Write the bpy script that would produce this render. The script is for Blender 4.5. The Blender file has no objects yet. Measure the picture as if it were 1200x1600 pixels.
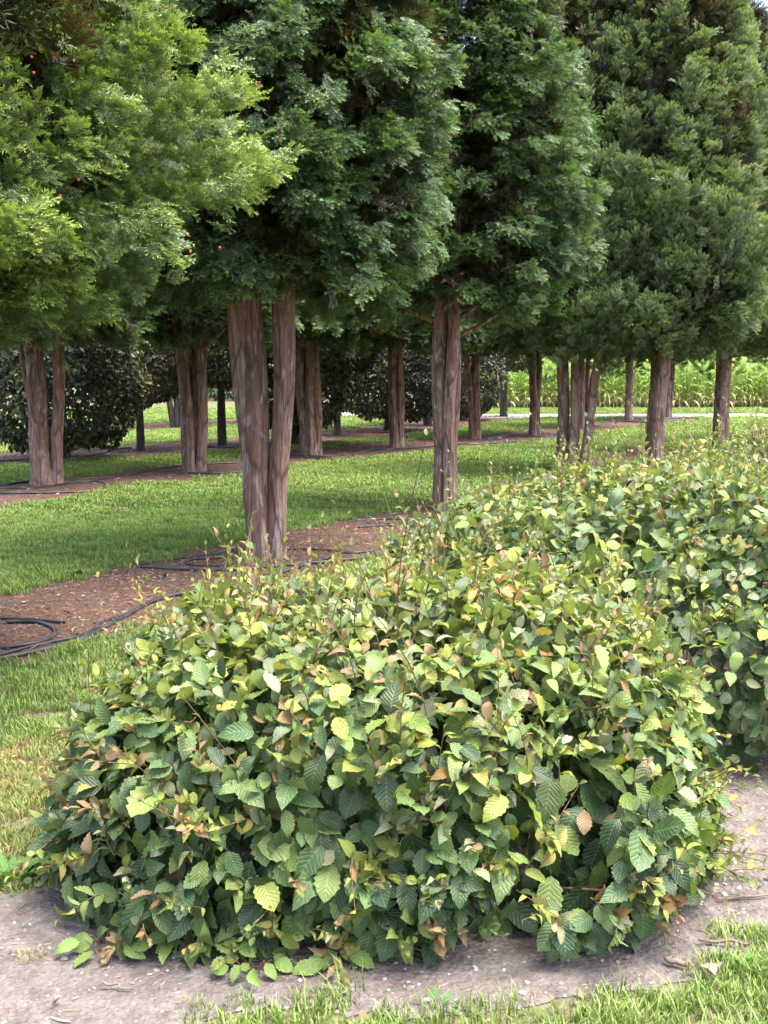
import bpy, bmesh, math, random
import numpy as np
from math import radians, sin, cos, pi, tan, atan, atan2, sqrt
from mathutils import Vector, Matrix

SC = bpy.context.scene
COL = SC.collection
# ------------------------------------------------------------------ camera
FPX, HCAM, HORIZON = 1800.0, 1.6, 580.0          # focal length in photo pixels, eye height, horizon row
PITCH = atan((800 - HORIZON) / FPX)
cam_d = bpy.data.cameras.new('camera')
cam_d.sensor_fit = 'VERTICAL'; cam_d.sensor_height = 24.0
cam_d.lens = 24.0 * FPX / 1600.0
cam_d.clip_start = 0.05; cam_d.clip_end = 3000
cam = bpy.data.objects.new('camera', cam_d); COL.objects.link(cam)
cam.location = (0, 0, HCAM); cam.rotation_euler = (radians(90) - PITCH, 0, 0)
SC.camera = cam
# ------------------------------------------------------------------ sky, sun, exposure
SUN_EL, SUN_AZ = radians(70), radians(105)       # azimuth clockwise from +Y (the view direction): right and behind
world = bpy.data.worlds.new('World'); SC.world = world; world.use_nodes = True
wn, wl = world.node_tree.nodes, world.node_tree.links
bg = wn['Background']
sky = wn.new('ShaderNodeTexSky'); sky.sky_type = 'NISHITA'; sky.sun_disc = False
sky.sun_elevation = SUN_EL; sky.sun_rotation = SUN_AZ
sky.air_density = 1.0; sky.dust_density = 6.0; sky.ozone_density = 1.0
wl.new(sky.outputs[0], bg.inputs[0]); bg.inputs[1].default_value = 0.15
sd = bpy.data.lights.new('sun', 'SUN'); sd.energy = 1.25; sd.angle = radians(32); sd.color = (1.0, 0.975, 0.93)
so = bpy.data.objects.new('sun', sd); COL.objects.link(so)
sv = Vector((sin(SUN_AZ) * cos(SUN_EL), cos(SUN_AZ) * cos(SUN_EL), sin(SUN_EL)))
so.rotation_euler = (-sv).to_track_quat('-Z', 'Y').to_euler(); so.location = sv * 60
SC.view_settings.view_transform = 'Standard'; SC.view_settings.look = 'None'
SC.view_settings.exposure = 2.6; SC.view_settings.gamma = 1.0; SC.view_settings.use_curve_mapping = False
SC.render.engine = 'CYCLES'
SC.cycles.max_bounces = 7; SC.cycles.diffuse_bounces = 4; SC.cycles.glossy_bounces = 2
SC.cycles.transmission_bounces = 4; SC.cycles.transparent_max_bounces = 4
SC.cycles.caustics_reflective = False; SC.cycles.caustics_refractive = False

# ------------------------------------------------------------------ helpers
def G(px, py):
    """ground point under a photo pixel"""
    dx = px - 600.0; du = 800.0 - py
    dy = FPX * cos(PITCH) + du * sin(PITCH); dz = -FPX * sin(PITCH) + du * cos(PITCH)
    t = -HCAM / dz
    return np.array([dx * t, dy * t])
def ppm(y):                                       # photo pixels per metre at distance y
    return FPX / (y * cos(PITCH) + 0.12)
def nrm(a):
    a = np.asarray(a, float); return a / np.maximum(np.linalg.norm(a, axis=-1, keepdims=True), 1e-9)
def vnoise(p, seed, f=1.0, octv=3):
    """smooth noise about -1..1 for an (n,3) array"""
    r = np.random.default_rng(seed); out = np.zeros(len(p)); amp = 1.0; tot = 0
    for o in range(octv):
        for k in range(4):
            d = nrm(r.normal(size=3)) * f * r.uniform(.7, 1.4)
            out += amp * np.sin(p @ d + r.uniform(0, 6.28)) * .5
        tot += amp; amp *= .55; f *= 2.1
    return out / tot
def euler_from(X, Y, Z):
    ry = -np.arcsin(np.clip(X[:, 2], -1, 1)); rx = np.arctan2(Y[:, 2], Z[:, 2]); rz = np.arctan2(X[:, 1], X[:, 0])
    return np.stack([rx, ry, rz], 1)
def frame(Y, N):
    """orthonormal frames with Y along the growing direction and Z near N"""
    Y = nrm(Y); X = nrm(np.cross(Y, N)); Z = np.cross(X, Y); return X, Y, Z
def in_poly(P, poly):
    x, y = P[:, 0], P[:, 1]; c = np.zeros(len(P), bool); n = len(poly); j = n - 1
    for i in range(n):
        xi, yi = poly[i]; xj, yj = poly[j]
        m = ((yi > y) != (yj > y)); m &= x < (xj - xi) * (y - yi) / ((yj - yi) if abs(yj - yi) > 1e-12 else 1e-12) + xi
        c ^= m; j = i
    return c
def mesh_np(name, V, Fc, mat=None, smooth=False):
    me = bpy.data.meshes.new(name); me.from_pydata([tuple(v) for v in V], [], [tuple(f) for f in Fc])
    if mat: me.materials.append(mat)
    if smooth: me.polygons.foreach_set('use_smooth', [True] * len(me.polygons))
    me.update(); return me
def obj(name, me, parent=None, loc=(0, 0, 0), **props):
    o = bpy.data.objects.new(name, me); COL.objects.link(o); o.location = loc
    if parent is not None: o.parent = parent
    for k, v in props.items(): o[k] = v
    return o
def thing(name, label, cat, loc=(0, 0, 0), group=None):
    o = obj(name, None, None, loc, label=label, category=cat); o.empty_display_size = .2
    if group: o['group'] = group
    return o

# ---- scattered stuff: points with attributes, each drawn as one of a few template meshes
_ng = {}
def scatter_group(key, templates):
    if key in _ng: return _ng[key]
    ng = bpy.data.node_groups.new('scatter_' + key, 'GeometryNodeTree')
    ng.interface.new_socket('Geometry', in_out='INPUT', socket_type='NodeSocketGeometry')
    ng.interface.new_socket('Geometry', in_out='OUTPUT', socket_type='NodeSocketGeometry')
    N, L = ng.nodes, ng.links
    gi = N.new('NodeGroupInput'); go = N.new('NodeGroupOutput')
    jn = N.new('GeometryNodeJoinGeometry')
    for t in reversed(templates):
        oi = N.new('GeometryNodeObjectInfo'); oi.inputs['Object'].default_value = t
        g2 = N.new('GeometryNodeGeometryToInstance')
        L.new(oi.outputs['Geometry'], g2.inputs[0]); L.new(g2.outputs[0], jn.inputs[0])
    ip = N.new('GeometryNodeInstanceOnPoints')
    def na(nm, ty):
        n = N.new('GeometryNodeInputNamedAttribute'); n.data_type = ty; n.inputs['Name'].default_value = nm
        return next(o for o in n.outputs if o.enabled and o.name == 'Attribute')
    L.new(gi.outputs[0], ip.inputs['Points']); L.new(jn.outputs[0], ip.inputs['Instance'])
    ip.inputs['Pick Instance'].default_value = True
    L.new(na('idx', 'INT'), ip.inputs['Instance Index'])
    L.new(na('rot', 'FLOAT_VECTOR'), ip.inputs['Rotation'])
    L.new(na('scl', 'FLOAT'), ip.inputs['Scale'])
    L.new(ip.outputs[0], go.inputs[0])
    _ng[key] = ng; return ng
def points_mesh(name, P, rot, scl, idx, tint):
    n = len(P); me = bpy.data.meshes.new(name); me.vertices.add(n)
    me.vertices.foreach_set('co', np.asarray(P, np.float32).ravel())
    a = me.attributes.new('rot', 'FLOAT_VECTOR', 'POINT'); a.data.foreach_set('vector', np.asarray(rot, np.float32).ravel())
    a = me.attributes.new('scl', 'FLOAT', 'POINT'); a.data.foreach_set('value', np.asarray(scl, np.float32))
    a = me.attributes.new('idx', 'INT', 'POINT'); a.data.foreach_set('value', np.asarray(idx, np.int32))
    a = me.attributes.new('tint', 'FLOAT_COLOR', 'POINT')
    t = np.ones((n, 4), np.float32); t[:, :3] = np.clip(tint, 0, 1); a.data.foreach_set('color', t.ravel())
    me.update(); return me
def scatter(name, me, key, templates, parent=None, loc=(0, 0, 0), **props):
    o = obj(name, me, parent, loc, **props)
    m = o.modifiers.new('scatter', 'NODES'); m.node_group = scatter_group(key, templates)
    return o
def template(name, me):
    return bpy.data.objects.new(name, me)          # never linked: only its mesh is used
def vcol(me, name, vals):
    a = me.attributes.new(name, 'FLOAT', 'POINT'); a.data.foreach_set('value', np.asarray(vals, np.float32))

# ------------------------------------------------------------------ materials
class NT:
    def __init__(s, name):
        s.m = bpy.data.materials.new(name); s.m.use_nodes = True; s.t = s.m.node_tree; s.N = s.t.nodes; s.L = s.t.links
        s.b = s.N['Principled BSDF']; s.out = s.N['Material Output']
    def n(s, ty, **k):
        x = s.N.new(ty)
        for a, v in k.items(): setattr(x, a, v)
        return x
    def lk(s, a, b): s.L.new(a, b)
    def val(s, x, inp):
        if isinstance(x, (int, float, tuple, list)): inp.default_value = x
        else: s.lk(x, inp)
    def math(s, op, a, b=0.0, c=None):
        x = s.n('ShaderNodeMath', operation=op); s.val(a, x.inputs[0]); s.val(b, x.inputs[1])
        if c is not None: s.val(c, x.inputs[2])
        return x.outputs[0]
    def mix(s, f, a, b, mode='MIX'):
        x = s.n('ShaderNodeMix', data_type='RGBA', blend_type=mode)
        s.val(f, x.inputs[0])
        for v, i in ((a, x.inputs[6]), (b, x.inputs[7])):
            if isinstance(v, (tuple, list)) and len(v) == 3: v = (*v, 1)
            s.val(v, i)
        return x.outputs[2]
    def noise(s, scale, detail=4, rough=.55, vec=None, dist=0):
        x = s.n('ShaderNodeTexNoise'); x.inputs['Scale'].default_value = scale; x.inputs['Detail'].default_value = detail
        x.inputs['Roughness'].default_value = rough; x.inputs['Distortion'].default_value = dist
        if vec is not None: s.lk(vec, x.inputs['Vector'])
        return x.outputs['Fac']
    def voro(s, scale, vec=None, feature='F1'):
        x = s.n('ShaderNodeTexVoronoi', feature=feature); x.inputs['Scale'].default_value = scale
        if vec is not None: s.lk(vec, x.inputs['Vector'])
        return x
    def ramp(s, f, stops):
        x = s.n('ShaderNodeValToRGB'); e = x.color_ramp.elements
        while len(e) < len(stops): e.new(.5)
        for i, (p, c) in enumerate(stops):
            e[i].position = p; e[i].color = (*c, 1) if len(c) == 3 else c
        s.lk(f, x.inputs[0]); return x.outputs[0]
    def coord(s, which='Object', scale=(1, 1, 1)):
        c = s.n('ShaderNodeTexCoord'); m = s.n('ShaderNodeMapping'); m.inputs['Scale'].default_value = scale
        s.lk(c.outputs[which], m.inputs[0]); return m.outputs[0]
    def bump(s, h, strength=.5, dist=.01):
        x = s.n('ShaderNodeBump'); x.inputs['Strength'].default_value = strength; x.inputs['Distance'].default_value = dist
        s.lk(h, x.inputs['Height']); s.lk(x.outputs[0], s.b.inputs['Normal']); return x.outputs[0]
    def attr(s, name, ty='GEOMETRY'):
        x = s.n('ShaderNodeAttribute', attribute_type=ty, attribute_name=name); return x
    def base(s, c, rough=.7, spec=.3):
        s.val((*c, 1) if isinstance(c, tuple) and len(c) == 3 else c, s.b.inputs['Base Color'])
        s.b.inputs['Roughness'].default_value = rough; s.b.inputs['Specular IOR Level'].default_value = spec
        return s.m
    def translucent(s, col, fac):
        t = s.n('ShaderNodeBsdfTranslucent'); s.val(col, t.inputs[0]); mx = s.n('ShaderNodeMixShader'); mx.inputs[0].default_value = fac
        s.lk(s.b.outputs[0], mx.inputs[1]); s.lk(t.outputs[0], mx.inputs[2]); s.lk(mx.outputs[0], s.out.inputs[0])

def leaf_material(name, source, veins=9.0, rough=.5, trans=.24, bumpd=.004, backmix=.25):
    k = NT(name)
    if source == 'object': tint = k.n('ShaderNodeObjectInfo').outputs['Color']
    else: tint = k.attr('tint', 'INSTANCER').outputs['Color']
    uv = k.n('ShaderNodeUVMap'); uv.uv_map = 'uv'; sx = k.n('ShaderNodeSeparateXYZ'); k.lk(uv.outputs[0], sx.inputs[0])
    au = k.math('ABSOLUTE', k.math('MULTIPLY_ADD', sx.outputs[0], 2.0, -1.0))
    ph = k.math('MULTIPLY', k.math('SUBTRACT', sx.outputs[1], k.math('MULTIPLY', au, .22)), veins)
    w = k.math('PINGPONG', ph, .5)                               # 0 at a vein, .5 between
    vein = k.math('LESS_THAN', w, .075)
    rib = k.math('LESS_THAN', au, .05)
    line = k.math('MAXIMUM', vein, rib)
    n1 = k.noise(35, 3, .6, k.coord('Object'))
    c = k.mix(.7, tint, k.mix(n1, (.5, .52, .5), (1.3, 1.28, 1.2)), 'MULTIPLY')
    pale = k.mix(.28, c, (.55, .58, .30))
    c2 = k.mix(k.math('MULTIPLY', line, .5), c, pale)
    geo = k.n('ShaderNodeNewGeometry')
    back = k.mix(backmix, c2, (.30, .38, .20))
    c3 = k.mix(geo.outputs['Backfacing'], c2, back)
    k.base(c3, rough, .35)
    k.bump(w, .55, bumpd)
    k.translucent(k.mix(1.0, c3, (1.25, 1.25, .5), 'MULTIPLY'), trans)
    return k.m
M = {}
M['leaf_obj'] = leaf_material('shrub_leaf_single', 'object')
M['leaf_inst'] = leaf_material('shrub_leaf', 'instance')
M['leaf_dark'] = leaf_material('beech_leaf', 'instance', 8, .42, .10, .003, .03)

def needle_material():
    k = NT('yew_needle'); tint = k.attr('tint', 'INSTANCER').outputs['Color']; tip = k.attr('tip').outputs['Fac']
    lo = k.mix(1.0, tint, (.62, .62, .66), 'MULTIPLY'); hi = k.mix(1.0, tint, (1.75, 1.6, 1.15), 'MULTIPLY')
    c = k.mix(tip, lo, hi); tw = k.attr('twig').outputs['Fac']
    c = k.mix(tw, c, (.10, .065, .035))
    k.base(c, .48, .4); k.translucent(k.mix(1.0, c, (1.2, 1.2, .6), 'MULTIPLY'), .2); return k.m
M['needle'] = needle_material()
def plain_inst(name, rough=.8, trans=0.0, spec=.2):
    k = NT(name); t = k.attr('tint', 'INSTANCER').outputs['Color']; k.base(t, rough, spec)
    if trans: k.translucent(t, trans)
    return k.m
def grass_material():
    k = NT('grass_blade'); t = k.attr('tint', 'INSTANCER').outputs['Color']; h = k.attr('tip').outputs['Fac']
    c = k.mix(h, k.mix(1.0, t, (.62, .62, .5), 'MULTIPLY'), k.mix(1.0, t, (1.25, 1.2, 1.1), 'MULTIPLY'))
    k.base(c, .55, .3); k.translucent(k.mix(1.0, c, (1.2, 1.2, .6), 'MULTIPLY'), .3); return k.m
M['grass'] = grass_material()
M['chip'] = plain_inst('bark_chip', .85)
M['pebble'] = plain_inst('pebble', .8)
M['maize'] = plain_inst('maize_leaf', .5, .3, .4)

def bark_yew():
    k = NT('yew_bark'); v = k.coord('Object', (1, 1, .16))
    vv = k.coord('Object', (1, 1, 1))
    big = k.noise(5, 5, .6, v, .4); fine = k.noise(45, 5, .65, v, .3); pl = k.voro(26, v)
    flake = k.noise(11, 6, .7, k.coord('Object', (1, 1, .30)), .8)
    c = k.ramp(big, [(.28, (.10, .068, .058)), (.43, (.24, .140, .113)), (.58, (.37, .220, .180)), (.78, (.32, .25, .22))])
    c = k.mix(k.ramp(fine, [(.35, (0, 0, 0)), (.7, (1, 1, 1))]), k.mix(.55, c, (.06, .035, .028)), c)
    c = k.mix(k.ramp(flake, [(.54, (0, 0, 0)), (.60, (.7, .7, .7))]), c, (.36, .31, .28))
    crack = k.voro(9, k.coord('Object', (1, 1, .14)), 'DISTANCE_TO_EDGE').outputs['Distance']
    c = k.mix(k.ramp(crack, [(.0, (.75, .75, .75)), (.07, (0, 0, 0))]), c, (.05, .032, .027))
    gm = k.noise(2.3, 3, .5, vv)
    c = k.mix(k.ramp(gm, [(.55, (0, 0, 0)), (.8, (.35, .35, .35))]), c, (.085, .095, .055))
    k.base(c, .85, .2)
    h = k.math('ADD', k.math('MULTIPLY', fine, .7), k.math('MULTIPLY', pl.outputs['Distance'], .8))
    k.bump(h, 1.0, .022); return k.m
M['bark'] = bark_yew()
def bark_grey():
    k = NT('beech_bark'); v = k.coord('Object', (1, 1, .3)); f = k.noise(18, 5, .6, v)
    k.base(k.ramp(f, [(.3, (.030, .026, .022)), (.7, (.10, .09, .078))]), .85, .2); k.bump(f, .5, .006); return k.m
M['bark_grey'] = bark_grey()
def twig_mat():
    k = NT('shrub_twig'); f = k.noise(60, 3, .6, k.coord('Object', (1, 1, .3)))
    k.base(k.ramp(f, [(.3, (.06, .035, .022)), (.7, (.17, .10, .065))]), .7, .3); return k.m
M['twig'] = twig_mat()
def lawn_mat():
    k = NT('lawn_ground'); v = k.coord('Object'); n1 = k.noise(.35, 3, .5, v); n2 = k.noise(6, 4, .6, v); n3 = k.noise(90, 3, .7, v)
    n4 = k.noise(45, 5, .75, v)
    c = k.ramp(n4, [(.33, (.052, .043, .030)), (.5, (.105, .092, .055)), (.68, (.175, .155, .095))])
    c = k.mix(k.ramp(n2, [(.45, (0, 0, 0)), (.65, (.45, .45, .45))]), c, (.085, .125, .035))
    k.base(c, .9, .1); k.bump(n3, .6, .02); return k.m
M['lawn'] = lawn_mat()
def soil_mat():
    k = NT('bare_soil'); v = k.coord('Object'); n1 = k.noise(1.6, 4, .6, v); n2 = k.noise(14, 6, .7, v); n3 = k.noise(120, 4, .7, v); vo = k.voro(55, v)
    c = k.ramp(n2, [(.28, (.085, .072, .067)), (.5, (.150, .132, .124)), (.72, (.215, .193, .181))])
    c = k.mix(k.ramp(n1, [(.45, (0, 0, 0)), (.7, (.6, .6, .6))]), c, (.155, .115, .095))
    c = k.mix(k.ramp(n3, [(.3, (.6, .6, .6)), (.5, (0, 0, 0))]), c, (.075, .06, .052))
    k.base(c, .95, .1)
    h = k.math('ADD', k.math('MULTIPLY', n2, 1.0), k.math('ADD', k.math('MULTIPLY', n3, .35), k.math('MULTIPLY', vo.outputs['Distance'], .4)))
    k.bump(h, .9, .03); return k.m
M['soil'] = soil_mat()
def mulch_mat():
    k = NT('bark_mulch'); v = k.coord('Object'); n1 = k.noise(2.2, 4, .6, v); n2 = k.noise(40, 5, .75, v); vo = k.voro(70, k.coord('Object', (1, 2.2, 1)))
    c = k.ramp(n2, [(.3, (.045, .028, .021)), (.5, (.125, .072, .052)), (.7, (.22, .125, .085))])
    c = k.mix(k.ramp(n1, [(.5, (0, 0, 0)), (.72, (.75, .75, .75))]), c, (.10, .088, .078))
    k.base(c, .95, .1); k.bump(k.math('ADD', n2, vo.outputs['Distance']), .9, .02); return k.m
M['mulch'] = mulch_mat()
def gravel_mat():
    k = NT('gravel'); n = k.noise(30, 4, .7, k.coord('Object')); k.base(k.ramp(n, [(.3, (.20, .19, .165)), (.7, (.34, .32, .285))]), .95, .1); return k.m
M['gravel'] = gravel_mat()
def hose_mat():
    k = NT('hose_rubber'); n = k.noise(6, 4, .6, k.coord('Object')); k.base(k.ramp(n, [(.4, (.010, .010, .011)), (.75, (.06, .056, .052))]), .5, .4); return k.m
M['hose'] = hose_mat()
def simple(name, c, rough=.6, spec=.3):
    k = NT(name); n = k.noise(25, 3, .6, k.coord('Object')); k.base(k.mix(n, tuple(x * .7 for x in c), tuple(min(1, x * 1.25) for x in c)), rough, spec); return k.m
M['berry'] = simple('yew_berry', (.36, .035, .025), .45)
M['deadleaf'] = simple('dead_leaf', (.22, .10, .045), .8)
M['deadpale'] = simple('pale_dead_leaf', (.24, .19, .135), .8)
M['stick'] = simple('weathered_stick', (.15, .115, .085), .85)
M['stump'] = simple('cut_wood', (.42, .33, .22), .8)

# ------------------------------------------------------------------ ground sheets
def sheet(name, pts, z, mat, seed, jit=.05, step=.09, **props):
    r = np.random.default_rng(seed); out = []
    n = len(pts)
    for i in range(n):
        a, b = np.array(pts[i]), np.array(pts[(i + 1) % n]); L = np.linalg.norm(b - a); m = max(1, min(160, int(L / step)))
        for j in range(m): out.append(a + (b - a) * j / m)
    P = np.array(out); P3 = np.c_[P, np.zeros(len(P))]
    P = P + np.stack([vnoise(P3, seed, 5), vnoise(P3, seed + 1, 5)], 1) * jit * 1.2 + r.normal(size=P.shape) * jit * .25
    m = len(P); V = np.concatenate([np.c_[P, np.full(m, z)], np.c_[P, np.full(m, -.02)]])
    me = mesh_np(name, V, [list(range(m))] + [(i, (i + 1) % m, m + (i + 1) % m, m + i) for i in range(m)], mat)
    o = obj(name, me, **props); return o, P
Sz = 1500
lawn = obj('lawn', mesh_np('lawn', [(-Sz, -Sz, 0), (Sz, -Sz, 0), (Sz, Sz, 0), (-Sz, Sz, 0)], [(0, 1, 2, 3)], M['lawn']), kind='structure', label='short green mown lawn between the tree rows')
pix = lambda L: [G(*p) for p in L]
soil_px = [(-500, 1425), (-150, 1412), (0, 1402), (110, 1372), (190, 1290), (300, 1120), (520, 1010), (760, 900), (1000, 820), (1300, 760), (1900, 760),
           (1900, 1180), (1420, 1370), (1200, 1470), (1090, 1530), (900, 1562), (700, 1575), (490, 1563), (340, 1590), (280, 1640), (260, 1800), (-500, 1800)]
soil_o, soil_poly = sheet('soil_strip', pix(soil_px), .004, M['soil'], 11, .05, .03, kind='structure', label='bare grey sandy soil strip under the clipped shrubs')
m1 = [(-400, 1040), (0, 930), (120, 905), (200, 884), (380, 846), (520, 815), (640, 796), (780, 757), (930, 712), (1010, 690), (1060, 692), (1000, 716), (900, 742), (760, 800), (600, 868), (420, 925), (330, 943), (250, 968), (130, 1008), (0, 1044), (-400, 1170)]
m2 = [(-250, 784), (0, 757), (60, 750), (160, 742), (250, 728), (330, 721), (450, 706), (560, 694), (640, 689), (750, 680), (850, 669), (960, 655), (1060, 648), (1098, 656), (1040, 663), (950, 673), (880, 686), (800, 696), (700, 702), (640, 711), (560, 719), (470, 724), (380, 741), (300, 753), (200, 760), (110, 781), (0, 796), (-250, 830)]
m3 = [(-200, 716), (0, 708), (100, 704), (230, 693), (320, 690), (450, 679), (560, 668), (700, 654), (800, 647), (860, 648), (870, 652), (800, 657), (760, 664), (700, 671), (640, 681), (560, 688), (440, 699), (370, 704), (280, 711), (200, 717), (100, 721), (0, 728), (-200, 741)]
m4 = [(960, 742), (1022, 728), (1110, 712), (1200, 694), (1300, 680), (1300, 694), (1200, 712), (1110, 736), (1040, 752), (980, 752)]
m5 = [(200, 676), (350, 664), (440, 660), (440, 652), (350, 655), (200, 664)]
_, mp1 = sheet('mulch_bed', pix(m1), .005, M['mulch'], 21, .05, kind='structure', label='reddish bark mulch bed with black hoses around the nearest yew trunks')
_, mp2 = sheet('mulch_bed', pix(m2), .005, M['mulch'], 22, .05, .2, kind='structure', label='long mulch strip under the second row of yew trunks')
_, mp3 = sheet('mulch_bed', pix(m3), .005, M['mulch'], 23, .05, .25, kind='structure', label='mulch strip under the dark clipped beeches')
_, mp4 = sheet('mulch_bed', pix(m4), .005, M['mulch'], 24, .05, .2, kind='structure', label='mulch patch around the yew trunks behind the farther shrubs')
_, mp5 = sheet('mulch_bed', pix(m5), .005, M['mulch'], 25, .05, .25, kind='structure', label='pale soil strip behind the beech row')
YF = G(1000, 638)[1]                                   # maize field edge
yr0, yr1 = G(900, 653)[1], G(900, 647)[1]
_, road_poly = sheet('gravel_track', [(-4, yr1 + 3), (0, yr1 + .6), (4, yr1), (40, yr1 + 1), (40, yr0 + 1), (4, yr0), (0, yr0 + .5), (-4, yr0 + 3)], .006, M['gravel'], 31, .1, .4, kind='structure', label='pale gravel track in front of the maize field')
field_poly = np.array([(1.5, YF - .8), (60, YF - .2), (60, YF + 40), (1.5, YF + 40)])
sheet('field_soil', list(field_poly), .005, M['soil'], 32, .15, .5, kind='structure', label='brown earth under the maize')

# ------------------------------------------------------------------ grass
def tuft(seed, n=46, rad=.075, h=(.025, .06), w=.0035):
    r = np.random.default_rng(seed); V = []; Fc = []; tip = []
    for _ in range(n):
        a = r.uniform(0, 6.28); q = rad * sqrt(r.uniform()); b = np.array([q * cos(a), q * sin(a), -.003]); hh = r.uniform(*h)
        ang = r.uniform(0, 6.28); lean = r.uniform(.1, .9) * hh; d = np.array([cos(ang), sin(ang), 0]); s = np.array([-d[1], d[0], 0]) * w * r.uniform(.6, 1.2)
        m = b + d * lean * .35 + np.array([0, 0, hh * .6]); t = b + d * lean + np.array([0, 0, hh * r.uniform(.85, 1.0)])
        i = len(V); V += [b - s, b + s, m + s * .8, m - s * .8, t]; Fc += [(i, i + 1, i + 2, i + 3), (i + 3, i + 2, i + 4)]; tip += [0, 0, .6, .6, 1]
    me = mesh_np('tuft', V, Fc, M['grass']); vcol(me, 'tip', tip); return template('tuft', me)
TUFTS = [tuft(i) for i in range(4)] + [tuft(9, 26, .06, (.05, .11), .0028), tuft(10, 20, .05, (.05, .10), .003)] + [tuft(20 + i, 70, .19, (.025, .055), .008) for i in range(3)]
def grass():
    r = np.random.default_rng(5); Ps, Ss = [], []
    for d0, d1, s, dens in ((2.3, 4.9, .85, 430), (4.9, 8, .95, 230), (8, 13, 1.1, 150), (13, 20, 1.0, 45), (20, 32, 1.15, 32), (32, 50, 1.3, 20)):
        w = .36 * d1 + 1.6; n = int(2 * w * (d1 - d0) * dens); P = np.c_[r.uniform(-w, w, n), r.uniform(d0, d1, n)]
        k = np.abs(P[:, 0]) < .36 * P[:, 1] + 1.6; P = P[k]; Ps.append(P); Ss.append(np.full(len(P), s))
    P = np.concatenate(Ps); S = np.concatenate(Ss); P3 = np.c_[P, np.zeros(len(P))]
    keep = np.ones(len(P), bool); u = r.uniform(size=len(P))
    jP = P + r.normal(size=P.shape) * .05
    keep &= ~in_poly(P + np.stack([vnoise(P3, 90, 7), vnoise(P3, 91, 7)], 1) * .07 + r.normal(size=P.shape) * .045, soil_poly)
    for poly in (mp1, mp2, mp3, mp4, mp5, road_poly, field_poly): keep &= ~in_poly(jP, poly)
    # dry, thin patches in the near lawn on the left
    dryn = vnoise(P3, 77, 2.6); near = P[:, 1] < 5.4
    dry = near & (P[:, 0] < -.6) & (P[:, 1] > 2.95) & (P[:, 1] < 4.9) & (dryn > -.25)
    inS = in_poly(P, soil_poly) & (P[:, 1] < 4.2)
    sparse = inS & (u < .02) & (vnoise(P3, 78, 4) > .15)
    bl = inS & (P[:, 0] < -.72) & (P[:, 1] < 2.98) & (vnoise(P3, 79, 5) > .0) & (u < .25)
    keep &= ~(dry & (u < .05)); keep |= sparse | bl
    P, S, P3, dry, dryn = P[keep], S[keep], P3[keep], dry[keep], dryn[keep]; bl = (bl | sparse)[keep]
    n = len(P); idx = r.integers(0, 4, n); fa = P[:, 1] > 13; idx[fa] = r.integers(6, 9, fa.sum())
    front = (P[:, 1] < 3.0) & (P[:, 0] > -.55)
    idx[front & (r.uniform(size=n) < .35)] = 4
    idx[bl & (r.uniform(size=n) < .5)] = 5
    var = vnoise(P3, 80, .9)[:, None] * .5 + .5; rnd = r.uniform(size=(n, 1))
    c = np.array([.105, .190, .042]) * (1 - var) + np.array([.185, .275, .080]) * var
    c = c * (.8 + .4 * rnd)
    yl = r.uniform(size=n) < .16; c[yl] = c[yl] * .6 + np.array([.24, .24, .09]) * .4
    far = np.clip((P[:, 1] - 14) / 20, 0, 1)[:, None]; c = c * (1 - .2 * far) + np.array([.20, .28, .07]) * .2 * far
    st = dry & (r.uniform(size=n) < .50); c[st] = np.array([.30, .265, .13]) * (.7 + .4 * rnd[st])
    lite = dry & ~st; c[lite] = c[lite] * .6 + np.array([.26, .30, .11]) * .4
    sb = bl & (r.uniform(size=n) < .55); c[sb] = np.array([.36, .30, .17]) * (.75 + .4 * rnd[sb])
    S = S * r.uniform(.75, 1.25, n); S[dry] *= .75; S[front] *= .85
    rot = np.c_[r.normal(size=n) * .08, r.normal(size=n) * .08, r.uniform(0, 6.28, n)]
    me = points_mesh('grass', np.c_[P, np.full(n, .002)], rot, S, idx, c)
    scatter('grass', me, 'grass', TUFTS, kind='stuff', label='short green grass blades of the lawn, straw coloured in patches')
grass()
# ------------------------------------------------------------------ loose chips, pebbles, straw
def chip_mesh(seed, L, W, T):
    r = np.random.default_rng(seed); bend = r.uniform(-.25, .25) * L
    V = []; 
    for x, w in ((-.5, .6), (0, 1), (.5, .35)):
        y = bend * (1 - 4 * x * x); V += [(x * L, y - w * W / 2, 0), (x * L, y + w * W / 2, r.uniform(0, T)), (x * L, y, T)]
    Fc = []
    for a in (0, 3): Fc += [(a, a + 3, a + 5, a + 2), (a + 2, a + 5, a + 4, a + 1), (a + 1, a + 4, a + 3, a)]
    Fc += [(0, 2, 1), (6, 7, 8)]
    return V, Fc
CHIPS = [template('chip', mesh_np('chip', *chip_mesh(i, L, W, T), M['chip'])) for i, (L, W, T) in enumerate([(.03, .012, .006), (.05, .006, .004), (.075, .0035, .003), (.022, .016, .007), (.10, .003, .003)])]
def pebble_mesh(seed):
    bm = bmesh.new(); bmesh.ops.create_icosphere(bm, subdivisions=1, radius=1); r = np.random.default_rng(seed)
    for v in bm.verts: v.co *= r.uniform(.75, 1.2); v.co.z *= .6
    me = bpy.data.meshes.new('pebble'); bm.to_mesh(me); bm.free(); me.materials.append(M['pebble']); return template('pebble', me)
PEBS = [pebble_mesh(i) for i in range(4)]
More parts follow.
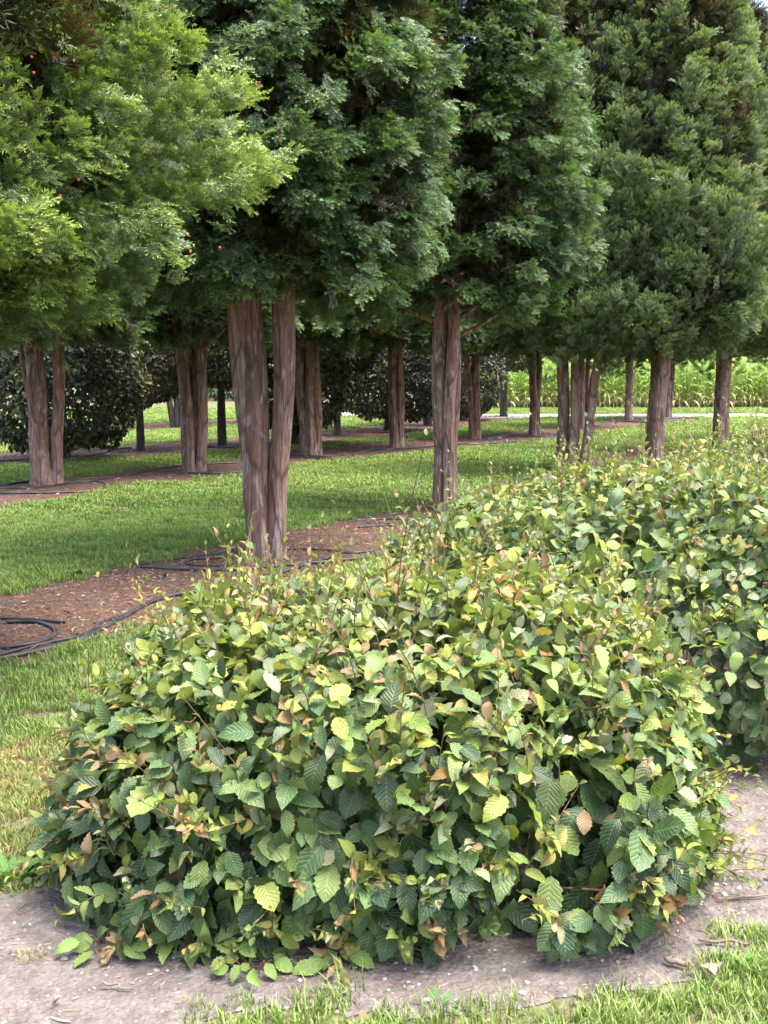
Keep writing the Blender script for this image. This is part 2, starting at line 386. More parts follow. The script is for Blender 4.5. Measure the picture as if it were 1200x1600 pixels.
def strew(name, poly, n, seed, cols, size, key, temps, box=None, label='', z=.006, idxp=None):
    r = np.random.default_rng(seed); poly = np.asarray(poly); lo, hi = poly.min(0), poly.max(0)
    if box is not None: lo = np.maximum(lo, box[0]); hi = np.minimum(hi, box[1])
    P = np.c_[r.uniform(lo[0], hi[0], n), r.uniform(lo[1], hi[1], n)]
    P = P[in_poly(P + r.normal(size=P.shape) * .03, poly)]; n = len(P)
    cols = np.array(cols); c = cols[r.integers(0, len(cols), n)] * r.uniform(.65, 1.3, (n, 1))
    rot = np.c_[r.normal(size=n) * .25, r.normal(size=n) * .2, r.uniform(0, 6.28, n)]
    idx = r.choice(len(temps), n, p=idxp)
    scatter(name, points_mesh(name, np.c_[P, np.full(n, z)], rot, size[0] * np.exp(r.normal(size=n) * size[1]), idx, c), key, temps, kind='stuff', label=label)
RED = [(.13, .075, .055), (.18, .10, .072), (.08, .055, .045), (.22, .145, .105), (.12, .10, .09), (.28, .22, .17), (.20, .095, .06), (.10, .075, .065)]
strew('mulch_chips', mp1, 46000, 41, RED, (.62, .4), 'chip', CHIPS, ((-4, 4.2), (3, 13)), 'loose reddish bark chips and needles on the nearest mulch bed', .008)
strew('mulch_chips', mp2, 30000, 42, RED, (1.1, .4), 'chip', CHIPS, ((-8, 13), (12, 45)), 'loose bark chips on the mulch strip of the second yew row', .008)
strew('mulch_chips', mp3, 9000, 43, [(.16, .13, .11), (.24, .19, .16), (.09, .07, .06)], (1.8, .35), 'chip', CHIPS, ((-10, 18), (12, 45)), 'loose grey chips on the mulch strip of the beech row', .008)
strew('pebbles', soil_poly, 9000, 44, [(.26, .235, .22), (.40, .38, .35), (.18, .155, .14), (.14, .115, .10), (.22, .19, .175)], (.0042, .5), 'pebble', PEBS, ((-2.2, 2.3), (3.2, 6)), 'small grey pebbles and soil clods around the shrubs', .004)
strew('litter', soil_poly, 3800, 45, [(.40, .32, .21), (.26, .16, .10), (.33, .22, .15), (.16, .10, .07), (.28, .13, .08)], (.42, .4), 'chip', CHIPS, ((-2.2, 2.3), (3.0, 6)), 'dry straw and leaf crumbs on the bare soil', .007, [.12, .25, .28, .08, .27])

# ------------------------------------------------------------------ tubes
def tube(path, radii, sides=8, cap=True):
    path = np.asarray(path, float); n = len(path); T = nrm(np.gradient(path, axis=0)); up = np.array([0, 0, 1.0])
    ref = np.array([1.0, 0, 0]) if abs(T[0] @ up) > .8 else up
    V = []; Fc = []
    for i in range(n):
        X = nrm(np.cross(ref, T[i])); Y = np.cross(T[i], X)
        for j in range(sides):
            a = 2 * pi * j / sides; V.append(path[i] + (X * cos(a) + Y * sin(a)) * radii[i])
    for i in range(n - 1):
        for j in range(sides):
            a = i * sides + j; b = i * sides + (j + 1) % sides; Fc.append((a, b, b + sides, a + sides))
    if cap: Fc += [tuple(range(sides))[::-1], tuple(range((n - 1) * sides, n * sides))]
    return V, Fc
def smooth_path(pts, per=8):
    P = np.asarray(pts, float); n = len(P); out = []
    for i in range(n - 1):
        p0, p1, p2, p3 = P[max(i - 1, 0)], P[i], P[i + 1], P[min(i + 2, n - 1)]
        for j in range(per):
            t = j / per; out.append(.5 * (2 * p1 + (p2 - p0) * t + (2 * p0 - 5 * p1 + 4 * p2 - p3) * t * t + (3 * p1 - p0 - 3 * p2 + p3) * t ** 3))
    out.append(P[-1]); return np.array(out)

# ------------------------------------------------------------------ yews
def spray(seed, k=5, droop=.12):
    """loose fan of needled shoots, unit long, along +Y, facing +Z"""
    r = np.random.default_rng(seed); V = []; Fc = []; tip = []; tw = []
    def shoot(p0, ang, L, lev):
        n = max(5, int(L / .043)); q = []; zb = r.normal() * .18
        for i in range(n + 1):
            t = i / n; a = ang * (1 - .25 * t); q.append(p0 + np.array([sin(a) * L * t, cos(a) * L * t, zb * L * t - droop * L * t * t]))
        q = np.array(q); w = .014 if lev == 0 else .008
        s = np.array([cos(ang), -sin(ang), 0]) * w; i0 = len(V); V.extend([q[0] - s, q[0] + s, q[-1]]); Fc.append((i0, i0 + 1, i0 + 2)); tip.extend([0, 0, 0]); tw.extend([1, 1, 1])
        for i in range(1, n + 1):
            t = i / n; nl = .20 * (1 - .3 * t ** 3) * r.uniform(.75, 1.15)
            for sd in (-1, 1):
                b = ang + sd * (1.05 - .55 * t) + r.normal() * .16
                d = np.array([sin(b), cos(b), r.normal() * .28 + .12]) * nl; pp = q[i] - (q[i] - q[i - 1]) * r.uniform(0, .6)
                wv = np.array([cos(b), -sin(b), r.normal() * .4]) * .0165
                i0 = len(V); V.extend([pp, pp + d * .45 + wv, pp + d, pp + d * .45 - wv]); Fc.append((i0, i0 + 1, i0 + 2, i0 + 3))
                tv = max(0, (t - .35) / .65) ** 1.2 * (1 if lev else .9); tip.extend([tv * .7, tv, tv, tv]); tw.extend([0] * 4)
        return q
    q = shoot(np.zeros(3), r.normal() * .1, 1.0, 0); sd = 1 if seed % 2 else -1
    for i in range(k):
        t = .10 + .62 * i / k + r.uniform(-.03, .03); p = q[min(len(q) - 1, int(t * (len(q) - 1)))]
        shoot(p, sd * r.uniform(.6, 1.1), (.48 * (1 - t) + .20) * r.uniform(.7, 1.25), 1); sd = -sd
    me = mesh_np('spray', V, Fc, M['needle']); vcol(me, 'tip', tip); vcol(me, 'twig', tw); return template('spray', me)
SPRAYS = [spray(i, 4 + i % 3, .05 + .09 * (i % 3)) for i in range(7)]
def yew_crown(seed, R, z0, z1, nb=250, nsp=24, elev=(-5, 25), L=.75, col=((.03, .075, .035), (.05, .12, .05)), prof=((0, .80), (.08, .98), (.25, 1), (.5, .92), (.75, .66), (.92, .32), (1, .06)),
              lean=0.0, extra=(), size=.18, droop=.25, face=.55, wide=.42):
    r = np.random.default_rng(seed); px, py = zip(*prof)
    P, Dr, Nn, Sc, Ti = [], [], [], [], []
    tt = np.linspace(0, 1, 400); cdf = np.cumsum(np.interp(tt, px, py) + .1); cdf /= cdf[-1]
    boughs = []
    for i in range(nb):
        t = np.interp((i + r.uniform()) / nb, cdf, tt); th = i * 2.39996 + r.normal() * .35
        e = radians(r.uniform(*elev)) * (1 if t > .06 else .2); rr = R * np.interp(t, px, py)
        q = np.array([[cos(th), sin(th), t * 3]]); rr *= 1 + .13 * vnoise(q * 2, seed + 5, 1.5)[0] + r.uniform(-.20, .07)
        boughs.append((th, rr, z0 + t * (z1 - z0), e, L * r.uniform(.75, 1.3)))
    for b in extra: boughs.append(b)
    for (th, rr, z, e, l) in boughs:
        d = np.array([cos(th) * cos(e), sin(th) * cos(e), sin(e)]); tipp = np.array([cos(th) * rr, sin(th) * rr, z]); base = tipp - d * l
        s = nrm(np.cross(d, (0, 0, 1))); nv = np.cross(s, d); bt = r.uniform(0, 1) ** 1.4; W = wide * l
        for k in range(nsp):
            u = r.beta(1.7, 1.15); v = r.uniform(-1, 1) * (1 - .6 * u)
            P.append(base + d * (l * u - size * .55) + s * v * W + nv * r.normal() * .06 - np.array([0, 0, droop * (v * v * .3 + .12 * u * u)]) * l)
            Dr.append(d + s * v * 1.1 + r.normal(size=3) * .34 - np.array([0, 0, droop * .8 * u])); Nn.append(nv * .55 + np.array([cos(th) * face, sin(th) * face, .25]) + r.normal(size=3) * .42)
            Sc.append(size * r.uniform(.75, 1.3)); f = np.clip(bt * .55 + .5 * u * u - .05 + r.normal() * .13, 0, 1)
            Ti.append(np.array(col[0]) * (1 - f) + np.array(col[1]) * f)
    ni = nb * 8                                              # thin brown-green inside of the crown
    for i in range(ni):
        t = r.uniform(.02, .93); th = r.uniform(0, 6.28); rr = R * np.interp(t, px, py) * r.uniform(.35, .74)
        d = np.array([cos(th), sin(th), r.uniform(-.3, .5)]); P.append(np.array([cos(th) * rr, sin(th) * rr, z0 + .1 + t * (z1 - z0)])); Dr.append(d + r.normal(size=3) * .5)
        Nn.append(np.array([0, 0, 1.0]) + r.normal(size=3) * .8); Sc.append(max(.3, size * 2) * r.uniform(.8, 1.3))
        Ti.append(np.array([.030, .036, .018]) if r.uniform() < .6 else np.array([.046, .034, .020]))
    P, Dr, Nn = np.array(P), np.array(Dr), np.array(Nn)
    if lean: P[:, 0] += lean * (P[:, 2] - z0)
    rot = euler_from(*frame(Dr, Nn))
    return points_mesh('yew_crown', P, rot, Sc, r.integers(0, len(SPRAYS), len(P)), np.array(Ti)), boughs
def stem_mesh(seed, p0, p1, r0, r1, ztop, flare=.35, flute=.14, nfl=3):
    """fluted stem from p0 (ground) through p1, carried on up to ztop inside the crown"""
    r = np.random.default_rng(seed); p0, p1 = np.array(p0, float), np.array(p1, float); h = p1[2]; ph = r.uniform(0, 6.28, 6); sides = 26
    zs = np.concatenate([np.array([-.03, 0, .03, .07, .12, .2]), np.arange(.3, h + .3, .1), np.arange(h + .5, ztop, .5), [ztop]])
    V = []; Fc = []
    for z in zs:
        t = z / h; c = p0 + (p1 - p0) * t if t <= 1 else p1 + (p1 - p0) * (t - 1) * .8
        wob = .018 * np.array([sin(z * 3 + ph[0]), sin(z * 2.3 + ph[1]), 0]) * min(1, t * 3); c = np.array([c[0], c[1], z]) + wob
        rad = r0 + (r1 - r0) * min(t, 1); 
        if t > 1: rad = r1 * max(.12, 1 - (z - h) / (ztop - h))
        fl = flare * math.exp(-max(z, 0) / .11)
        for j in range(sides):
            a = 2 * pi * j / sides
            k = 1 + flute * .6 * (abs(cos(nfl * .5 * a + ph[2] + z * .25)) - .6) + flute * .35 * sin(5 * a + ph[3] + z * .6) + .02 * sin(9 * a + ph[4] + z * 2.2) + .025 * sin(3 * a + z * 4 + ph[5])
            k *= 1 + fl * (.7 + .5 * sin(4 * a + ph[1]))
            V.append(c + np.array([cos(a), sin(a), 0]) * rad * k)
    n = len(zs)
    for i in range(n - 1):
        for j in range(sides):
            a = i * sides + j; b = i * sides + (j + 1) % sides; Fc.append((a, b, b + sides, a + sides))
    Fc.append(tuple(range((n - 1) * sides, n * sides)))
    return mesh_np('stem', V, Fc, M['bark'], True)
CROWN = {}
YC_MAIN = ((.044, .094, .043), (.125, .225, .092))
YC_LEFT = ((.056, .112, .044), (.220, .325, .090))
YC_RIGHT = ((.074, .125, .064), (.230, .330, .160))  # grey-green needles, with haze painted in as a lighter, bluer tone
left_extra = [(radians(a), rr, z, radians(e), l) for a, rr, z, e, l in ((12, 2.45, 2.72, 14, 1.0), (6, 2.35, 2.62, 8, .9), (18, 2.30, 2.85, 20, .9), (-2, 2.25, 2.45, 5, .8), (2, 2.2, 3.0, 30, .8), (-20, 2.15, 2.2, 0, .7), (22, 2.3, 3.2, 35, .8))]
plume_extra = [(a * 2.399, 1.86 - .10 * (a % 3), 2.7 + 5.0 * ((a * .618) % 1) * .8, radians(52 + (a * 7) % 18), 1.25) for a in range(46)]
plume_extra = [(th, rr * (1 if z < 5.2 else .80), z, e, l) for th, rr, z, e, l in plume_extra]
def crown(key):
    if key in CROWN: return CROWN[key]
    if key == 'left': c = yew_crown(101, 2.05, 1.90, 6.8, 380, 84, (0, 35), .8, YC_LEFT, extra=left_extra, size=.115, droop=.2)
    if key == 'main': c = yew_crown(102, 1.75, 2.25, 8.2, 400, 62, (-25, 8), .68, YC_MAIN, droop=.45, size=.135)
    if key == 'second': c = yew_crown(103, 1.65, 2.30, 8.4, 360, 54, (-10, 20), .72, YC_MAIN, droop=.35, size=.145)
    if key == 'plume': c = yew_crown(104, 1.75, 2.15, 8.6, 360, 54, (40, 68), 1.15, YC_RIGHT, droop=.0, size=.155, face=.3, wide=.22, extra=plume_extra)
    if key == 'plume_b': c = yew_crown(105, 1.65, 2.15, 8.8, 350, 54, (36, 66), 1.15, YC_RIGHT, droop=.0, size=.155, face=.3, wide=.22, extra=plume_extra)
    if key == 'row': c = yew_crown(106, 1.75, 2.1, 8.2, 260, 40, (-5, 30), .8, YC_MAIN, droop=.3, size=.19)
    CROWN[key] = c; return c
def yew(label, bpx, bpy, stems, key, seed, group, rot=0.0, limbs=8, zscale=1.0):
    """stems: (x at base, width at base, x at crown edge, row of crown edge, width there, depth offset) in photo pixels"""
    g = G(bpx, bpy); s = 1 / ppm(g[1]); root = thing('yew_tree', label, 'tree', (g[0], g[1], 0), group); r = np.random.default_rng(seed)
    tops = []
    for i, (xb, wb, xt, yt, wt, dep) in enumerate(stems):
        zt = HCAM + (HORIZON - yt) * g[1] / FPX * 1.0; zt = max(1.2, zt)
        p0 = ((xb - bpx) * s, dep, 0); p1 = ((xt - bpx) * s, dep * 1.5, zt)
        me = stem_mesh(seed * 31 + i, p0, p1, wb * s * .46, wt * s * .47, min(5.5, zt + 2.6), .30, .16, 3 if wb * s > .2 else 2)
        obj('stem', me, root); tops.append((np.array(p1), wt * s * .5))
    me, boughs = crown(key)
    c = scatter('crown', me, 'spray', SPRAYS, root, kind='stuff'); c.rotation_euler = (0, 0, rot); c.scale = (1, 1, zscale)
    for i in range(limbs):
        p, rad = tops[r.integers(len(tops))]; a = 2.4 * i + r.uniform(0, .6); l = r.uniform(.8, 1.35); z = p[2] + r.uniform(-.05, .55)
        b = np.array([p[0], p[1], z]); d = np.array([cos(a), sin(a), 0])
        path = smooth_path([b, b + d * l * .35 + np.array([0, 0, .16]), b + d * l * .75 + np.array([0, 0, .42]), b + d * l * 1.1 + np.array([0, 0, .75])], 4)
        V, Fc = tube(path, np.linspace(min(.05, rad * .45), .012, len(path)), 7); obj('limb', mesh_np('limb', V, Fc, M['bark'], True), root)
    return root, boughs
R1, R2 = 'yews of the nearest row', 'yews of the second row'
t_left, b_left = yew('yellow-green yew with red berries, crown filling the upper left corner', -300, 1085, [(-330, 90, -345, 480, 75, 0), (-265, 70, -240, 480, 60, .1)], 'left', 1, R1)
t_main, _ = yew('big dark green yew with two thick reddish trunks fused at the base', 412, 872, [(407, 42, 390, 440, 50, 0), (433, 30, 452, 440, 40, -.03), (395, 18, 370, 470, 24, .07)], 'main', 2, R1, .4, 9)
yew('dark green yew on three upright fluted stems, second along the nearest row', 693, 796, [(686, 22, 687, 515, 24, 0), (699, 24, 704, 505, 20, -.05), (708, 16, 711, 520, 16, .08)], 'second', 3, R1, 1.1, 12)
yew('feathery yew on a fan of four stems, one leaning out', 886, 738, [(878, 20, 877, 535, 19, 0), (890, 15, 896, 545, 14, -.08), (899, 11, 908, 540, 11, .16), (907, 17, 933, 530, 15, -.12)], 'plume', 4, R1, 0, 7)
yew('upswept grey-green yew on one thick leaning trunk', 1022, 741, [(1020, 32, 1031, 525, 27, 0), (1028, 18, 1022, 530, 16, .08)], 'plume_b', 5, R1, .9, 6)
yew('upswept yew on a straight split trunk behind the shrub tops', 1126, 708, [(1122, 20, 1124, 525, 19, 0), (1132, 16, 1131, 525, 15, .05)], 'plume', 6, R1, 2.1, 6)
yew('light green yew cut by the right edge of the picture', 1262, 690, [(1262, 22, 1268, 530, 18, 0)], 'plume_b', 7, R1, 3.0, 5)
yew('yew with two spread trunks ringed by a hose loop, in front of the round beech', 70, 757, [(66, 36, 58, 510, 26, 0), (88, 20, 98, 500, 20, .05), (58, 10, 36, 520, 8, .08)], 'row', 11, R2, .3, 6)
yew('yew on a tight bundle of dark stems with a pale cut branch', 302, 737, [(293, 16, 284, 530, 14, 0), (300, 14, 294, 530, 13, -.06), (308, 13, 306, 520, 12, .06), (314, 16, 322, 540, 16, -.02), (306, 10, 314, 525, 9, .12)], 'row', 12, R2, 1.7, 8)
yew('yew on a flared trunk of three stems beside the big two-trunked yew', 486, 711, [(480, 20, 468, 545, 16, 0), (488, 16, 484, 545, 14, -.06), (495, 18, 494, 545, 16, .03)], 'row', 13, R2, 2.8, 6)
yew('yew on one pale grey trunk in front of the dark beeches', 620, 701, [(616, 15, 612, 545, 14, 0), (625, 14, 624, 545, 13, .04)], 'row', 14, R2, 4.1, 6)
yew('yew forking low into a thin and a thick trunk', 741, 686, [(738, 11, 729, 545, 11, 0), (745, 14, 742, 540, 15, .04)], 'row', 15, R2, 5.0, 6)
yew('yew on a straight grey trunk beside the pale end of the maize', 836, 680, [(833, 13, 831, 540, 11, 0), (840, 10, 841, 540, 9, .05)], 'row', 16, R2, .9, 6)
yew('yew with a dark trunk behind the fan of stems', 910, 668, [(909, 11, 906, 540, 10, 0), (914, 8, 920, 540, 8, .1)], 'row', 17, R2, 2.2, 5)
yew('yew on a slim flared trunk against the maize, left of the thick leaning one', 982, 657, [(982, 13, 980, 545, 12, 0)], 'row', 18, R2, 3.5, 5)
yew('farthest yew, trunk half behind the thick leaning one', 1044, 652, [(1043, 11, 1040, 555, 9, 0), (1047, 8, 1051, 560, 8, .1)], 'row', 19, R2, 4.6, 5)
# a pale sawn stub on the bundle-stemmed yew is a part of it; berries belong to the left yew
def icos(rad, sub=1):
    bm = bmesh.new(); bmesh.ops.create_icosphere(bm, subdivisions=sub, radius=rad); me = bpy.data.meshes.new('berry'); bm.to_mesh(me); bm.free()
    for p in me.polygons: p.use_smooth = True
    return me
bme = icos(.0058, 2); bme.materials.append(M['berry'])
for v in bme.vertices: v.co.z *= 1.15
rb = np.random.default_rng(9)
cam_dir = nrm(np.array([0 - t_left.location.x, 0 - t_left.location.y]))
cand = [b for b in b_left if cos(b[0]) * .8 + sin(b[0]) * -.6 > .25 and 1.9 < b[2] < 4.4]
for i in range(80):
    th, rr, z, e, l = cand[rb.integers(len(cand))]; th += rb.normal() * .05; q = rr + rb.uniform(.0, .10)
    obj('berry', bme, t_left, (cos(th) * q, sin(th) * q, z - rb.uniform(.02, .12)))

# ------------------------------------------------------------------ leaves of the shrubs and beeches
def leaf_mesh(seed, mat, rows=15, curl=.25, fold=.18, wid=.36, name='leaf'):
    """serrate, pleated leaf, unit long, blade along +Y from a short stalk, facing +Z"""
    r = np.random.default_rng(seed); V = [(-.008, -.14, -.02), (.008, -.14, -.02)]; uv = [(.5, 0), (.5, 0)]; sk = r.normal() * .05
    for i in range(rows):
        v = i / (rows - 1); w = wid * (sin(pi * min(1, v ** .82 * 1.0)) ** .72 if 0 < v < 1 else 0)
        if v > .8: w *= 1 - .25 * (v - .8) / .2
        tooth = 1.06 if i % 2 else .90; pl = (.022 if i % 2 else -.022)
        z = -curl * (v - .2) ** 2 + .02 * sin(v * 9 + seed); xo = sk * sin(v * pi)
        wl_ = w * tooth * r.uniform(.95, 1.05); wr = w * tooth * r.uniform(.95, 1.05); adv = .03 if i % 2 else 0
        V += [(xo - wl_, v + adv * (1 - v) + w * .10, z + fold * w + pl), (xo, v, z), (xo + wr, v + adv * (1 - v) + w * .10, z + fold * w + pl)]
        uv += [(0, v), (.5, v), (1, v)]
    Fc = [(0, 1, 3)]
    for i in range(rows - 1):
        a = 2 + i * 3; Fc += [(a, a + 1, a + 4, a + 3), (a + 1, a + 2, a + 5, a + 4)]
    me = mesh_np(name, V, Fc, mat, True); l = me.uv_layers.new(name='uv')
    for lp in me.loops: l.data[lp.index].uv = uv[lp.vertex_index]
    return me
LPN = [(.5, .5, .19), (.9, .45, .22), (.2, .6, .21)]
LP = [(.25, .16, .31), (.45, .25, .30), (.1, .10, .33), (.6, .32, .27), (-.1, .22, .31), (.35, .05, .34), (.8, .2, .29), (.3, .4, .28)]
LEAF_OBJ = [leaf_mesh(i, M['leaf_obj'], 13, *p) for i, p in enumerate(LP + LPN)]
LEAF_T = [template('leaf', leaf_mesh(i, M['leaf_inst'], 13, *p)) for i, p in enumerate(LP + LPN)]
LEAF_D = [template('leaf', leaf_mesh(i, M['leaf_dark'], 7, *p)) for i, p in enumerate(LP[:4])]

PAL = np.array([(.030, .064, .029), (.055, .106, .038), (.090, .150, .043), (.130, .192, .045), (.190, .235, .040), (.265, .240, .058), (.27, .145, .05), (.235, .155, .080), (.205, .215, .125), (.125, .160, .090)])
# deep, mid, fresh, light, yellow-green, yellow, orange, bronze pink, pale, grey-green
def shrub(label, cx, cy, a, b, H, n, seed, bias, hero, nshoot, nside, size=.085, group=None, p=2.7, zmin=.03, shp=(22, 28, 15, 15, 16, 3, 6), warm=.0, slope=1.2):
    r = np.random.default_rng(seed); root = thing('clipped_shrub', label, 'shrub', (cx, cy, 0), group)
    P, Y, Nn, S, C = [], [], [], [], []
    def env(D):
        D = nrm(D); q = (np.abs(D) ** p).sum(1) ** (-1 / p); X = D * q[:, None]
        g = np.sign(X) * np.abs(X) ** (p - 1) / np.array([a, b, H]); X = X * np.array([a, b, H])
        f = 1 + .075 * vnoise(X, seed + 1, 3.2) + .045 * vnoise(X, seed + 2, 9)
        return X * f[:, None], nrm(g)
    def palette(w):
        w = np.array(w, float); return w / w.sum()
    D = r.normal(size=(n, 3)); D[:, 2] = np.abs(D[:, 2]) * r.choice([1, 1, 1, -.35], n)
    X, N0 = env(D); dep = np.minimum(np.abs(r.exponential(.055, n)) - .02, .30); deep = r.uniform(size=n) < .22; dep[deep] = r.uniform(.12, .32, deep.sum()); X = X - N0 * dep[:, None]
    # the flank tucks in towards the ground
    tuck = np.clip(1 - X[:, 2] / (.30 * H), 0, 1)[:, None]; X[:, :2] *= 1 - .13 * tuck ** 1.5
    k = (X[:, 2] > zmin) & ~((vnoise(X, seed + 9, 11, 2) > .42) & (dep < .09)); X, N0, dep, tuck = X[k], N0[k], dep[k], tuck[k]; n = len(X)
    top = np.clip(N0[:, 2], 0, 1)
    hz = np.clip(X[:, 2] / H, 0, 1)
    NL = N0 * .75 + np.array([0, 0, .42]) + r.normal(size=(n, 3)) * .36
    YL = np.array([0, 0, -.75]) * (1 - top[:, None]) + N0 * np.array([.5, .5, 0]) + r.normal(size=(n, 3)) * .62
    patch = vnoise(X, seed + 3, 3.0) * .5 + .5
    mode = np.clip(hz * slope - .1 + .45 * (patch - .5) + bias + warm * X[:, 0] / a + r.normal(size=n) * .14 - dep * 1.3, 0, 1)   # 0 old leaves, flank and interior shade painted in dark; 1 new growth
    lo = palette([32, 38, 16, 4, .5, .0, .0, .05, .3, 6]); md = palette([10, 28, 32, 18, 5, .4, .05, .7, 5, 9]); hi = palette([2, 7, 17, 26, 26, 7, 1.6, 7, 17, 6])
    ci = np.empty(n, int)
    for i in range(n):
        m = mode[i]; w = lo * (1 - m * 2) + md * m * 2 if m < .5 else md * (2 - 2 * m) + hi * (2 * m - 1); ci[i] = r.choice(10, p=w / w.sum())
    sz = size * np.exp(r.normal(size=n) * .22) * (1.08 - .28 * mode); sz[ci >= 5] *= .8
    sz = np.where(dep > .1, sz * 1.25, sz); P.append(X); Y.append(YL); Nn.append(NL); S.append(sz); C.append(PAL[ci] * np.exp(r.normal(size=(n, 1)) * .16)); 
    inner = 0
    # young shoots standing out of the clipped surface, each with its own row of leaves
    twV, twF = [], []
    def shoots(m, up):
        D = r.normal(size=(m, 3)); D[:, 2] = np.abs(D[:, 2]) * (1.3 if up else .35) + (.35 if up else .08); X, N0 = env(D)
        for i in range(m):
            if up: d = nrm(N0[i] * .35 + np.array([0, 0, 1.0]) + r.normal(size=3) * .28); l = r.uniform(.10, .22) * (1.5 if r.uniform() < .08 else 1)
            else: d = nrm(N0[i] * 1.0 + np.array([.15, 0, .12]) + r.normal(size=3) * .35); l = r.uniform(.06, .15)
            q0 = X[i] - N0[i] * .03; nl = int(r.integers(6, 11)); s = nrm(np.cross(d, r.normal(size=3))); bend = r.normal(size=3) * .26 * l
            pts = [q0 + d * l * t + bend * t * t for t in np.linspace(0, 1.25, 5)]
            V, Fc = tube(pts, np.linspace(.0022, .0008, 5), 5); o = len(twV); twV.extend(V); twF.extend([tuple(x + o for x in f) for f in Fc])
            base = r.choice([3, 4, 5, 7, 8, 6, 2], p=palette(shp))
            for j in range(nl):
                t = .15 + 1.1 * j / (nl - 1); sd = 1 if j % 2 else -1
                P.append((q0 + d * l * t + bend * t * t)[None]); Y.append((s * sd * (1.1 - .6 * t) + d * (.45 + .7 * t) + r.normal(size=3) * .22)[None])
                Nn.append((np.cross(s, d) * r.choice([.3, -.3]) + d * .55 + np.array([0, 0, .4]) + r.normal(size=3) * .35)[None])
                S.append([size * r.uniform(.38, .70) * (1.15 - .65 * max(0, t - .3))]); cc = PAL[base if r.uniform() < .72 else r.integers(2, 9)]; C.append((cc * r.uniform(.8, 1.2))[None])
    shoots(nshoot, True); shoots(nside, False)
    P = np.concatenate(P); Y = np.concatenate(Y); Nn = np.concatenate(Nn); S = np.concatenate(S); C = np.concatenate(C)
    Xa, Ya, Za = frame(Y, Nn); W = P + np.array([cx, cy, 0]); toC = np.array([0, 0, HCAM]) - W; dist = np.linalg.norm(toC, axis=1)
    face = np.abs((Za * toC).sum(1)) / dist; idx = r.integers(0, len(LP), len(P)); ns = len(P) - len(dep); idx[len(dep):] = np.where(r.uniform(size=ns) < .65, r.integers(8, 11, ns), idx[len(dep):])
    vis = (np.concatenate([dep, np.zeros(len(P) - len(dep))]) < .012) & ((nrm(np.concatenate([N0, np.tile([0, 0, 1.0], (len(P) - len(N0), 1))])) * toC).sum(1) / dist > .22)
    px = 600 + FPX * W[:, 0] / W[:, 1]; vis &= (px > -40) & (px < 1240)
    score = np.where(vis, S * S * face / dist ** 2, 0); order = np.argsort(-score)[:hero]; order = order[score[order] > 0]
    hm = np.zeros(len(P), bool); hm[order] = True
    for i in order:
        o = obj('leaf', LEAF_OBJ[idx[i]], root); mt = Matrix((tuple(Xa[i]), tuple(Ya[i]), tuple(Za[i]))).transposed().to_4x4()
        o.matrix_local = Matrix.Translation(P[i]) @ mt @ Matrix.Scale(S[i], 4); o.color = (*C[i], 1)
    k = ~hm
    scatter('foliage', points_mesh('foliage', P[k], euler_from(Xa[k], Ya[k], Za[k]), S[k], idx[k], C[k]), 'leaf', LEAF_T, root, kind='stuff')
    obj('young_twigs', mesh_np('young_twigs', twV, twF, M['twig']), root, kind='stuff')
    # woody branches from the stool to the clipped surface
    for i in range(26):
        D = np.array([[r.normal(), r.normal(), abs(r.normal()) * .5 + .1]]); X, N0 = env(D); X = X[0] * .97; b0 = np.array([X[0] * .12, X[1] * .12, -.02])
        path = smooth_path([b0, b0 * .4 + X * .35 * np.array([1, 1, .8]) + r.normal(size=3) * .04, X * .7 + r.normal(size=3) * .04, X], 4)
        path[:, 2] = np.maximum(path[:, 2], np.where(np.arange(len(path)) == 0, -.02, .012))
        V, Fc = tube(path, np.linspace(.012, .003, len(path)), 6); obj('branch', mesh_np('branch', V, Fc, M['twig'], True), root)
    return root
SG = 'clipped leafy shrubs in a row'
shrub('low dome-shaped leafy shrub in the foreground with yellow and bronze tips', -.005, 3.88, 1.02, .98, .86, 15000, 201, -.07, 300, 250, 260, .082, SG, 2.9, warm=.10)
shrub('taller darker green shrub behind the foreground one, with pale upright shoots', 1.48, 5.58, 1.50, 1.30, 1.13, 15500, 202, -.66, 300, 380, 110, .074, SG, shp=(30, 44, 8, 2, 6, .5, 14), slope=1.7)  # deep green leaves; bias and slope also paint its shadowed near side darker
shrub('yellow-topped shrub at the right edge behind the other two shrubs', 3.45, 8.5, 1.5, 1.2, 1.17, 9000, 203, -.15, 200, 300, 40, .074, SG, shp=(30, 48, 12, 2, 6, .5, 8), slope=1.45)

